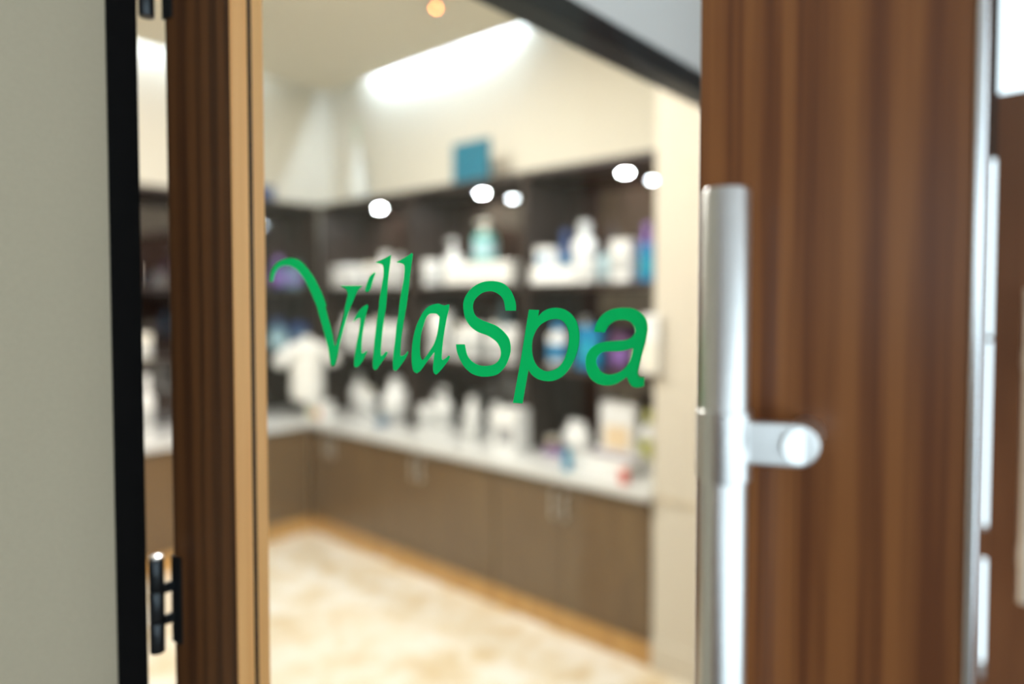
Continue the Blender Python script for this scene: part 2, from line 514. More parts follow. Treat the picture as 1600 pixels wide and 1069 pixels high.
# ================================================================== GREEN LETTERING ON THE PANE
LETTERS = {  # outlines on the glass, tenths of a millimetre: along the leaf from the hinge, height
    'V': [[(1750,16237),(1751,16294),(1783,16374),(1844,16437),(1916,16475),(2010,16500),(2104,16509),(2184,16502),(2264,16480),(2331,16443),(2397,16391),(2463,16327),(2528,16257),(2582,16179),(2635,16102),(2677,16025),(2717,15941),(2705,15915),(2736,15824),(2777,15710),(2813,15597),(2838,15499),(2857,15469),(2875,15515),(2924,15638),(2967,15759),(3004,15864),(3007,15909),(3042,16010),(3058,16069),(3045,16107),(3015,16137),(2953,16161),(2953,16169),(3277,16165),(3267,16153),(3217,16120),(3177,16061),(3135,15987),(3096,15921),(3060,15850),(3018,15752),(2976,15639),(2938,15532),(2900,15410),(2868,15318),(2841,15256),(2809,15243),(2780,15264),(2762,15344),(2732,15465),(2690,15586),(2638,15723),(2585,15853),(2560,15925),(2503,16026),(2438,16134),(2373,16228),(2306,16299),(2228,16364),(2148,16405),(2079,16424),(2009,16424),(1938,16409),(1884,16380),(1836,16325),(1811,16269),(1798,16230)]],
    'i': [[(3133,15756),(3172,15818),(3232,15888),(3293,15933),(3357,15956),(3363,15926),(3336,15853),(3311,15764),(3280,15632),(3264,15513),(3263,15410),(3297,15417),(3347,15446),(3337,15413),(3277,15322),(3226,15268),(3186,15245),(3150,15253),(3146,15294),(3162,15406),(3189,15518),(3220,15630),(3243,15741),(3247,15804),(3191,15785)]],
    'dot': [[(3466,16311),(3400,16272),(3361,16209),(3332,16146),(3322,16110),(3346,16092),(3379,16106),(3408,16138),(3432,16201),(3456,16257),(3478,16299)]],
    'l': [[(3490,16417),(3586,16448),(3652,16471),(3703,16492),(3691,16406),(3669,16278),(3649,16122),(3626,15929),(3616,15884),(3592,15769),(3567,15603),(3551,15458),(3549,15396),(3574,15401),(3622,15443),(3651,15437),(3627,15396),(3579,15343),(3525,15283),(3482,15236),(3448,15234),(3429,15271),(3434,15359),(3450,15490),(3471,15636),(3496,15782),(3524,15919),(3529,15979),(3549,16079),(3569,16165),(3592,16265),(3596,16337),(3587,16380),(3557,16399),(3490,16411)]],
    'l2': [[(3786,16413),(3864,16443),(3937,16475),(3991,16502),(4007,16490),(3986,16376),(3963,16244),(3944,16105),(3913,15931),(3895,15858),(3871,15752),(3843,15611),(3828,15468),(3823,15406),(3855,15406),(3896,15425),(3928,15460),(3937,15444),(3905,15387),(3850,15321),(3794,15261),(3757,15234),(3726,15250),(3720,15321),(3730,15429),(3755,15572),(3774,15715),(3796,15822),(3805,15866),(3825,16000),(3848,16106),(3877,16218),(3891,16316),(3889,16372),(3864,16392),(3789,16406)]],
    'a': [[(4481,15960),(4476,15908),(4449,15822),(4422,15701),(4400,15580),(4388,15475),(4383,15406),(4395,15385),(4436,15408),(4474,15436),(4490,15424),(4468,15384),(4404,15312),(4349,15257),(4311,15228),(4281,15244),(4268,15296),(4279,15384),(4290,15463),(4219,15390),(4163,15326),(4106,15261),(4055,15227),(4010,15247),(3987,15317),(3982,15424),(3995,15549),(4030,15684),(4076,15782),(4143,15880),(4221,15941),(4326,15966),(4374,15959),(4417,15949),(4449,15955)],[(4254,15863),(4320,15859),(4357,15830),(4346,15751),(4324,15647),(4285,15550),(4219,15460),(4152,15387),(4124,15372),(4102,15411),(4096,15491),(4108,15624),(4143,15730),(4182,15819),(4221,15854)]],
    'S': [[(5276,15901),(5276,15960),(5255,16028),(5209,16107),(5138,16161),(5056,16185),(4973,16191),(4876,16178),(4779,16136),(4704,16070),(4660,15988),(4660,15896),(4685,15814),(4741,15743),(4827,15689),(4936,15657),(5008,15624),(5067,15580),(5102,15512),(5096,15442),(5055,15390),(4995,15362),(4911,15350),(4826,15359),(4752,15396),(4702,15455),(4675,15557),(4564,15553),(4576,15481),(4614,15400),(4677,15320),(4764,15263),(4862,15242),(4959,15246),(5055,15270),(5126,15324),(5178,15396),(5213,15487),(5216,15566),(5195,15634),(5137,15697),(5055,15750),(4972,15778),(4876,15807),(4809,15846),(4778,15907),(4778,15968),(4809,16019),(4876,16069),(4949,16089),(5020,16086),(5091,16053),(5132,16008),(5149,15949),(5158,15900)]],
    'p': [[(5420,15913),(5531,15910),(5520,15847),(5572,15895),(5640,15924),(5719,15932),(5798,15917),(5864,15878),(5913,15820),(5941,15742),(5949,15663),(5936,15564),(5898,15454),(5843,15362),(5777,15294),(5699,15254),(5619,15241),(5526,15253),(5456,15290),(5415,15339),(5403,15277),(5373,15130),(5350,15009),(5243,15008),(5277,15176),(5325,15407),(5367,15626),(5397,15791)],[(5618,15810),(5686,15826),(5753,15822),(5809,15783),(5842,15710),(5845,15621),(5826,15531),(5788,15439),(5732,15376),(5664,15343),(5596,15336),(5526,15366),(5480,15425),(5456,15506),(5456,15608),(5485,15691),(5537,15763)]],
    'a2': [[(6097,15719),(6115,15788),(6161,15858),(6225,15905),(6298,15929),(6379,15936),(6459,15930),(6520,15904),(6572,15855),(6597,15781),(6591,15706),(6570,15615),(6544,15514),(6523,15430),(6510,15371),(6519,15342),(6541,15333),(6571,15334),(6568,15258),(6524,15242),(6472,15243),(6436,15274),(6409,15327),(6365,15295),(6302,15257),(6229,15240),(6145,15247),(6070,15286),(6027,15353),(6013,15430),(6022,15500),(6060,15562),(6125,15608),(6208,15632),(6309,15644),(6398,15653),(6451,15678),(6482,15720),(6477,15762),(6451,15803),(6415,15823),(6362,15828),(6299,15817),(6244,15782),(6213,15739),(6199,15713)],[(6465,15586),(6452,15519),(6426,15450),(6382,15397),(6328,15361),(6256,15341),(6191,15349),(6145,15385),(6118,15444),(6130,15496),(6172,15532),(6236,15546),(6327,15551),(6399,15563)]],
}


def smooth_loop(pts, sub=5):
    """rounds a traced outline, keeping its sharp corners"""
    n = len(pts)
    P = [V((x, y, 0)) for x, y in pts]
    corner = []
    for i in range(n):
        a, b = P[i] - P[i - 1], P[(i + 1) % n] - P[i]
        corner.append(a.angle(b, 0) > math.radians(48))
    out = []
    for i in range(n):
        p1, p2 = P[i], P[(i + 1) % n]
        p0 = P[i - 1] if not corner[i] else p1 - (p2 - p1) * 0.5
        p3 = P[(i + 2) % n] if not corner[(i + 1) % n] else p2 + (p2 - p1) * 0.5
        for s in range(sub):
            t = s / sub
            q = 0.5 * ((2 * p1) + (p2 - p0) * t + (2 * p0 - 5 * p1 + 4 * p2 - p3) * t * t + (3 * p1 - p0 - 3 * p2 + p3) * t ** 3)
            out.append((q.x, q.y))
    return out


sign = empty('window_lettering', (0, 0, 0.008), LANG)
tag(sign, 'green cut vinyl shop name lettering stuck on the clear door glass', 'sign')


def letter(name, loops, grow=0.0, y=0.0232, mat=None):
    cu = bpy.data.curves.new(name, 'CURVE')
    cu.dimensions = '2D'
    cu.fill_mode = 'BOTH'
    cu.extrude = 0.00012
    for lp in loops:
        pts = smooth_loop([(a / 10000.0, b / 10000.0 - 0.008) for a, b in lp])
        s = cu.splines.new('POLY')
        s.points.add(len(pts) - 1)
        for i, (x, z) in enumerate(pts):
            s.points[i].co = (x, z, 0, 1)
        s.use_cyclic_u = True
    tmp = bpy.data.objects.new(name, cu)
    COL.objects.link(tmp)
    dg = bpy.context.evaluated_depsgraph_get()
    me = bpy.data.meshes.new_from_object(tmp.evaluated_get(dg))
    bpy.data.objects.remove(tmp)
    me.transform(Matrix.Rotation(R90, 4, 'X'))
    me.name = name
    me.materials.clear()
    me.materials.append(mat or M['decal'])
    o = bpy.data.objects.new(name, me)
    COL.objects.link(o)
    o.parent = sign
    o.location = (0, y, 0)
    return o


for key, nm in [('V', 'letter_v'), ('i', 'letter_i'), ('l', 'letter_l'), ('l2', 'letter_l'), ('a', 'letter_a'), ('S', 'letter_s'), ('p', 'letter_p'), ('a2', 'letter_a')]:
    lo = letter(nm, LETTERS[key] + (LETTERS['dot'] if key == 'i' else []))
    if key in ('S', 'p', 'a2'):
        lo['label'] = {'S': 'plain sans serif capital letter S', 'p': 'plain sans serif letter p', 'a2': 'plain sans serif letter a, last of the word'}[key]
    else:
        lo['label'] = {'V': 'calligraphic capital letter V with a long swash', 'i': 'calligraphic letter i with slanted dot', 'l': 'calligraphic letter l, first of two',
                       'l2': 'calligraphic letter l, second of two', 'a': 'calligraphic letter a before the capital S'}[key]

# ================================================================== FAR DOOR AT THE RIGHT (corridor cross door with slim vision panes)
d2 = empty('door_2', (DW, 0, 0))
struct(d2, 'brown wooden corridor door with slim upright panes at the right edge', 'door')
def d2box(name, y0, y1, z0, z1, mat, x0=0.0, x1=0.045, bevel=0.0015):
    return B(x0, x1, y0, y1, z0, z1).build(name, mat, d2, bevel=bevel)
YA, YB = -0.722, -0.703         # the slim panes
d2box('door_panel', -0.7035, -0.02, 0.01, 2.75, M['wood_far'])
d2box('door_panel', -1.70, -0.7185, 0.01, 2.150, M['wood_far'])
d2box('muntin', -0.7185, -0.7035, 1.985, 2.75, M['gasket'])
d2box('muntin', -0.7185, -0.7035, 0.895, 0.975, M['wood_far'])
d2box('muntin', -0.7185, -0.7035, 0.01, 0.560, M['wood_far'])
d2box('top_rail', -1.70, -0.02, 2.75, 2.95, M['wood_far'])
d2box('end_stile', -1.70, -1.60, 2.150, 2.75, M['wood_far'])
d2box('pane', -0.7185, -0.7035, 0.975, 1.985, M['pane'], 0.03, 0.034, 0)
d2box('pane', -0.7185, -0.7035, 0.560, 0.895, M['pane'], 0.03, 0.034, 0)
d2box('pane', -1.60, -0.7185, 2.150, 2.75, M['pane'], 0.03, 0.034, 0)
d2box('pane_clip', -0.718, -0.70355, 1.490, 1.502, M['gun'], 0.012, 0.030, 0.002)
p2 = empty('pull_handle', (0, 0, 0)); p2.parent = d2
MB().lathe([(0, 0.82), (0.0155, 0.82), (0.0155, 1.63), (0, 1.63)], 24, (-0.055, -0.807, 0)).build('tube', M['steel'], p2, smooth=True)
for zc in (0.94, 1.45):
    MB().lathe([(0.0145, zc - 0.024), (0.018, zc - 0.024), (0.018, zc + 0.024), (0.0145, zc + 0.024)], 24, (-0.055, -0.807, 0)).build('collar', M['steel'], p2, smooth=True)
    MB().tube((-0.05, -0.807, zc), (0.001, -0.86, zc), 0.013).build('post', M['steel'], p2, smooth=True)

# ================================================================== SHOP FURNITURE
# --- base cabinets on the main wall
CF, CT = 2.180, 0.735     # front plane, underside of the worktop
def base_unit(label, y0, y1, split, prev=None):
    u = empty('base_cabinet', (CF, y0, 0))
    tag(u, label, 'cabinet', 'base cabinets under the main worktop')
    w = y1 - y0
    B(0.020, 0.60, 0.004, w - 0.004, 0.110, CT - 0.001).build('body', M['laminate'], u)
    k = B(0.004, 0.022, 0.001, w - 0.001, 0.0, 0.108).build('plinth', M['kick'], u, bevel=0.001)
    k['label'] = 'golden wood plinth'
    s = split - y0
    for a, b, hy in ((0.003, s - 0.0015, s - 0.033), (s + 0.0015, w - 0.003, s + 0.037)):
        dn = B(0.0, 0.019, a, b, 0.112, CT - 0.012).build('door', M['door_lam'], u, bevel=0.0015)
        hd = MB()
        hd.tube((-0.026, hy, 0.560), (-0.026, hy, 0.690), 0.006, 12)
        hd.tube((-0.026, hy, 0.575), (0.001, hy, 0.575), 0.0045, 10)
        hd.tube((-0.026, hy, 0.675), (0.001, hy, 0.675), 0.0045, 10)
        hd.build('handle', M['steel'], dn, smooth=True)
    return u

base_unit('dark brown base cabinet beside the cream wall pier, nearest the doorway', 0.497, 1.418, 0.98)
base_unit('dark brown base cabinet in the middle of the main row', 1.420, 2.398, 2.01)
base_unit('dark brown base cabinet at the inner end beside the room corner', 2.400, 3.148, 2.89)
# --- base cabinets on the back wall
def back_unit(label, x0, x1):
    u = empty('base_cabinet', (x0, 3.15, 0))
    tag(u, label, 'cabinet', 'base cabinets along the far wall')
    w = x1 - x0
    B(0.004, w - 0.004, 0.020, 0.63, 0.110, CT - 0.001).build('body', M['laminate'], u)
    k = B(0.001, w - 0.001, 0.004, 0.022, 0.0, 0.108).build('plinth', M['kick'], u, bevel=0.001)
    k['label'] = 'golden wood plinth'
    for a, b, hx in ((0.003, w / 2 - 0.0015, w / 2 - 0.035), (w / 2 + 0.0015, w - 0.003, w / 2 + 0.035)):
        dn = B(a, b, 0.0, 0.019, 0.112, CT - 0.012).build('door', M['door_lam'], u, bevel=0.0015)
        hd = MB()
        hd.tube((hx, -0.026, 0.560), (hx, -0.026, 0.690), 0.006, 12)
        hd.tube((hx, -0.026, 0.575), (hx, 0.001, 0.575), 0.0045, 10)
        hd.tube((hx, -0.026, 0.675), (hx, 0.001, 0.675), 0.0045, 10)
        hd.build('handle', M['steel'], dn, smooth=True)
    return u
back_unit('dark base cabinet on the far wall, closest to the room corner', 1.350, 2.178)
back_unit('dark base cabinet on the far wall, seen through the gap beside the hinge', 0.400, 1.348)

# --- worktops
tag(B(2.150, 2.798, 0.497, 3.788, CT, 0.775).build('worktop', M['counter'], bevel=0.004), 'long white worktop on the main cabinets, crowded with products', 'worktop')
tag(B(0.38, 2.148, 3.120, 3.788, CT, 0.775).build('worktop', M['counter'], bevel=0.004), 'white worktop along the far wall, left of the corner', 'worktop')

# --- open shelving above the worktop: one unit per bay, each with sides, back, two shelves, top and spotlight
SH1, SH2, ST = 1.690, 1.240, 2.300
def shelf_unit(label, y0, y1, lamp_y, lit):
    u = empty('shelving_unit', (2.43, y0, 0.776))
    tag(u, label, 'shelving', 'dark open shelving units')
    w = y1 - y0
    zb = 0.776
    B(0.352, 0.366, 0.0, w, 0, ST - zb).build('back_panel', M['laminate_back'], u)
    B(0.0, 0.352, 0.001, 0.020, 0, ST - zb - 0.03).build('side_panel', M['laminate'], u, bevel=0.001)
    B(0.0, 0.352, w - 0.020, w - 0.001, 0, ST - zb - 0.03).build('side_panel', M['laminate'], u, bevel=0.001)
    B(-0.004, 0.352, 0.0, w, ST - zb - 0.03, ST - zb).build('top_panel', M['laminate'], u, bevel=0.001)
    for z in (SH1, SH2):
        B(0.010, 0.352, 0.020, w - 0.020, z - 0.025 - zb, z - zb).build('shelf', M['laminate'], u, bevel=0.001)
    ly = lamp_y - y0
    sp = MB().lathe([(0.027, ST - zb - 0.030), (0.034, ST - zb - 0.030), (0.034, ST - zb - 0.042), (0.027, ST - zb - 0.042)], 28, (0.210, ly, 0)).build('spotlight', M['steel'], u, smooth=True)
    MB().lathe([(0, ST - zb - 0.0405), (0.0265, ST - zb - 0.0405), (0.0265, ST - zb - 0.0315), (0, ST - zb - 0.0315)], 28, (0.210, ly, 0)).build('lens', M['puck'], sp)
    ld = bpy.data.lights.new('spotlight_beam', 'SPOT')
    ld.energy = lit; ld.spot_size = math.radians(125); ld.spot_blend = 0.6; ld.shadow_soft_size = 0.02; ld.color = (1.0, 0.93, 0.84)
    lo = bpy.data.objects.new('spotlight_beam', ld); COL.objects.link(lo)
    lo.location = (2.640, lamp_y, ST - 0.048)
    return u

shelf_unit('dark open shelf bay beside the cream wall pier, nearest the doorway', 0.497, 1.429, 0.925, 3)
shelf_unit('dark open shelf bay in the middle, under the teal canvas', 1.431, 2.398, 1.945, 3)
shelf_unit('dark open shelf bay at the inner end of the main wall', 2.400, 3.398, 2.965, 3)
def back_shelf(label, x0, x1):
    u = empty('shelving_unit', (x0, 3.40, 0.776))
    tag(u, label, 'shelving', 'dark open shelving units')
    w = x1 - x0; zb = 0.776
    B(0.0, w, 0.372, 0.386, 0, ST - zb).build('back_panel', M['laminate_back'], u)
    B(0.001, 0.020, 0.0, 0.372, 0, ST - zb - 0.03).build('side_panel', M['laminate'], u)
    B(w - 0.020, w - 0.001, 0.0, 0.372, 0, ST - zb - 0.03).build('side_panel', M['laminate'], u)
    B(0.0, w, -0.001, 0.372, ST - zb - 0.03, ST - zb).build('top_panel', M['laminate'], u)
    for z in (SH1, SH2):
        B(0.020, w - 0.020, 0.010, 0.372, z - 0.025 - zb, z - zb).build('shelf', M['laminate'], u)
    return u
back_shelf('dark open shelf bay on the far wall, filling the room corner', 1.900, 2.425)
back_shelf('dark open shelf bay on the far wall, seen through the hinge gap', 0.900, 1.898)
back_shelf('dark open shelf bay on the far wall, at its far left end', 0.400, 0.898)

# --- light cove tubes above the ceiling edge
def cove_tube(label, x0, x1, y0, y1, lamp):
    t = empty('cove_light', ((x0 + x1) / 2, (y0 + y1) / 2, 3.385))
    tag(t, label, 'light', 'cove lights above the ceiling edge')
    hx, hy = (x1 - x0) / 2, (y1 - y0) / 2
    B(-hx, hx, -hy, hy, 0.0, 0.034).build('batten', M['w'], t)
    if hy > hx:
        MB().tube((0, -hy + 0.02, -0.012), (0, hy - 0.02, -0.012), 0.012, 14).build('tube', lamp, t)
    else:
        MB().tube((-hx + 0.02, 0, -0.012), (hx - 0.02, 0, -0.012), 0.012, 14).build('tube', lamp, t)
cove_tube('bright cove tube light over the main shelves', 2.705, 2.745, 1.75, 3.25, M['cove'])
cove_tube('bright cove tube light along the far wall', -0.6, 2.12, 3.685, 3.725, M['cove_b'])

# --- ceiling lamps (out of the frame, they light the shop) and the orange indicator
for i, (x, y) in enumerate(SHOP_LAMPS):
    t = empty('ceiling_lamp', (x, y, CZ - 0.026))
    tag(t, ['round ceiling lamp nearest the doorway, out of view', 'round ceiling lamp nearest the far wall, out of view'][i], 'lamp', 'round shop ceiling lamps')
    MB().lathe([(0.262, 0.0), (0.285, 0.0), (0.285, 0.025), (0.262, 0.025)], 40).build('ring', M['w'], t, smooth=True)
    MB().lathe([(0, 0.004), (0.262, 0.004), (0.262, 0.024), (0, 0.024)], 40).build('diffuser', M['lamp'], t)
det = empty('smoke_detector', (2.13, 1.80, CZ - 0.034))
tag(det, 'small white ceiling detector with an orange indicator light', 'detector')
MB().lathe([(0, 0.0), (0.030, 0.0), (0.048, 0.012), (0.050, 0.033), (0, 0.033)], 32).build('housing', M['cream'], det, smooth=True)
MB().lathe([(0, -0.005), (0.006, -0.003), (0.007, 0.0), (0, 0.0)], 12, (0.0, 0.0, 0)).build('indicator', M['led'], det)

# --- things standing on top of the shelving
cv = empty('canvas_print', (2.60, 2.0, ST)); 
tag(cv, 'square teal blue canvas standing on top of the shelves', 'picture')
B(-0.012, 0.012, -0.155, 0.155, 0.001, 0.280).build('canvas', M['poster'], cv, bevel=0.002)
B(0.012, 0.024, -0.140, 0.140, 0.02, 0.262).build('stretcher_frame', M['kick'], cv)
bx = empty('gift_box', (2.05, 3.52, ST + 0.0005)); tag(bx, 'small navy box on top of the far shelving', 'box')
B(-0.06, 0.06, -0.05, 0.05, 0, 0.075).build('body', M['navy'], bx, bevel=0.002)
B(-0.063, 0.063, -0.053, 0.053, 0.075, 0.10).build('lid', M['navy'], bx, bevel=0.002)
va = empty('reed_vase', (2.62, 3.20, ST + 0.0005)); tag(va, 'tall pale frosted vase with a green reed on top of the corner shelves', 'vase')
MB().lathe([(0, 0), (0.050, 0), (0.065, 0.05), (0.068, 0.12), (0.050, 0.22), (0.028, 0.32), (0.024, 0.42), (0.030, 0.45), (0.026, 0.45), (0.020, 0.42), (0, 0.38)], 32).build('body', M['vase'], va, smooth=True)
MB().lathe([(0, 0.45), (0.004, 0.45), (0.003, 0.62), (0, 0.63)], 8).build('reed', M['green'], va)

# ================================================================== PRODUCTS
def product(kind, x, y, z, w, d, h, mb, mc, name, cat, label, group=None, ml=None):
    """one product standing at (x, y, z); w along the shelf, d deep, h high"""
    o = empty(name, (x, y, z + 0.0006))
    tag(o, label, cat, group)
    r = w / 2
    if kind == 'jar':
        MB().lathe([(0, 0), (r * .94, 0), (r, h * .05), (r, h * .66), (r * .90, h * .72), (0, h * .72)], 28).build('body', mb, o, smooth=True)
        MB().lathe([(0, h * .72), (r * .97, h * .72), (r, h * .74), (r, h * .95), (r * .93, h), (0, h)], 28).build('lid', mc, o, smooth=True)
        MB().lathe([(r * 1.004, h * .14), (r * 1.004, h * .58)], 28).build('print_band', ml or M['lgrey'], o, smooth=True)
    elif kind == 'bottle':
        MB().lathe([(0, 0), (r * .92, 0), (r, h * .03), (r, h * .60), (r * .93, h * .67), (r * .45, h * .74), (r * .38, h * .78), (0, h * .78)], 28).build('body', mb, o, smooth=True)
        MB().lathe([(0, h * .78), (r * .50, h * .78), (r * .50, h * .97), (r * .44, h), (0, h)], 24).build('cap', mc, o, smooth=True)
        MB().lathe([(r * 1.004, h * .15), (r * 1.004, h * .50)], 28).build('print_band', ml or M['lgrey'], o, smooth=True)
    elif kind == 'pump':
        MB().lathe([(0, 0), (r * .92, 0), (r, h * .03), (r, h * .56), (r * .90, h * .63), (r * .40, h * .68), (0, h * .68)], 28).build('body', mb, o, smooth=True)
        p = MB().lathe([(0, h * .68), (r * .42, h * .68), (r * .42, h * .76), (r * .14, h * .78), (r * .14, h * .90), (r * .34, h * .91), (r * .34, h * .96), (0, h)], 20)
        p.box(-r * .16, r * .16, 0, r * 1.0, h * .915, h * .965)
        p.build('pump_head', mc, o, smooth=True)
        MB().lathe([(r * 1.004, h * .14), (r * 1.004, h * .46)], 28).build('print_band', ml or M['lgrey'], o, smooth=True)
    elif kind == 'round':
        pr = [(0, 0)] + [(r * math.sin(a), h * .42 * (1 - math.cos(a))) for a in [0.35, 0.7, 1.1, 1.57, 2.0, 2.4, 2.7]] + [(r * .34, h * .82), (0, h * .82)]
        MB().lathe(pr, 28).build('body', mb, o, smooth=True)
        MB().lathe([(0, h * .80), (r * .42, h * .80), (r * .42, h * .97), (r * .36, h), (0, h)], 24).build('cap', mc, o, smooth=True)
    elif kind == 'box':
        B(-d / 2, d / 2, -w / 2, w / 2, 0, h).build('carton', mb, o, bevel=0.002)
        B(-d / 2 - 0.0006, -d / 2 + 0.001, -w * .36, w * .36, h * .22, h * .62).build('print_panel', ml or mc, o)
        B(-d / 2 + .004, d / 2 - .004, -w / 2 + .004, w / 2 - .004, h, h + 0.0015).build('top_flap', mb, o)
    elif kind == 'tray':
        t = 0.004
        MB().box(-d / 2, d / 2, -w / 2, w / 2, 0, t).box(-d / 2, -d / 2 + t, -w / 2, w / 2, t, h).box(d / 2 - t, d / 2, -w / 2, w / 2, t, h).box(
            -d / 2 + t, d / 2 - t, -w / 2, -w / 2 + t, t, h).box(-d / 2 + t, d / 2 - t, w / 2 - t, w / 2, t, h).build('tray', mb, o, bevel=0.001)
        B(-d / 2 + t, d / 2 - t, -w / 2 + t, w / 2 - t, t, h * .7).build('insert', mc, o)
    elif kind == 'towel':
        n = 3
        for k in range(n):
            z0, z1 = h * k / n, h * (k + 1) / n - 0.001
            m = MB()
            hw, hd, rr = w / 2, d / 2, (z1 - z0) / 2
            ring = []
            for sgn in (-1, 1):
                cx = sgn * (hd - rr)
                for q in range(9):
                    a = -math.pi / 2 + math.pi * q / 8
                    ring.append((cx + sgn * rr * math.cos(a), (z0 + z1) / 2 + (rr * math.sin(a)) * sgn))
            va_ = [m.bm.verts.new((p[0], -hw, p[1])) for p in ring]
            vb_ = [m.bm.verts.new((p[0], hw, p[1])) for p in ring]
            L_ = len(ring)
            for i in range(L_):
                m.bm.faces.new((va_[i], va_[(i + 1) % L_], vb_[(i + 1) % L_], vb_[i]))
            m.bm.faces.new(va_); m.bm.faces.new(list(reversed(vb_)))
            m.build('folded_layer', mb, o, bevel=0.004)
    elif kind == 'tube':
        m = MB()
        n = 20
        rings = []
        for t, sx, sy in ((0.16, 1, 1), (0.5, .85, 1.0), (0.8, .45, 1.05), (1.0, .06, 1.1)):
            rings.append([m.bm.verts.new((r * sx * math.cos(2 * math.pi * k / n), r * sy * math.sin(2 * math.pi * k / n), h * t)) for k in range(n)])
        for a, b in zip(rings, rings[1:]):
            for k in range(n):
                m.bm.faces.new((a[k], a[(k + 1) % n], b[(k + 1) % n], b[k]))
        m.bm.faces.new(list(reversed(rings[0]))); m.bm.faces.new(rings[-1])
        m.build('body', mb, o, smooth=True)
        MB().lathe([(0, 0), (r * .8, 0), (r * .85, h * .02), (r * .85, h * .159), (0, h * .159)], 24).build('cap', mc, o, smooth=True)
    return o


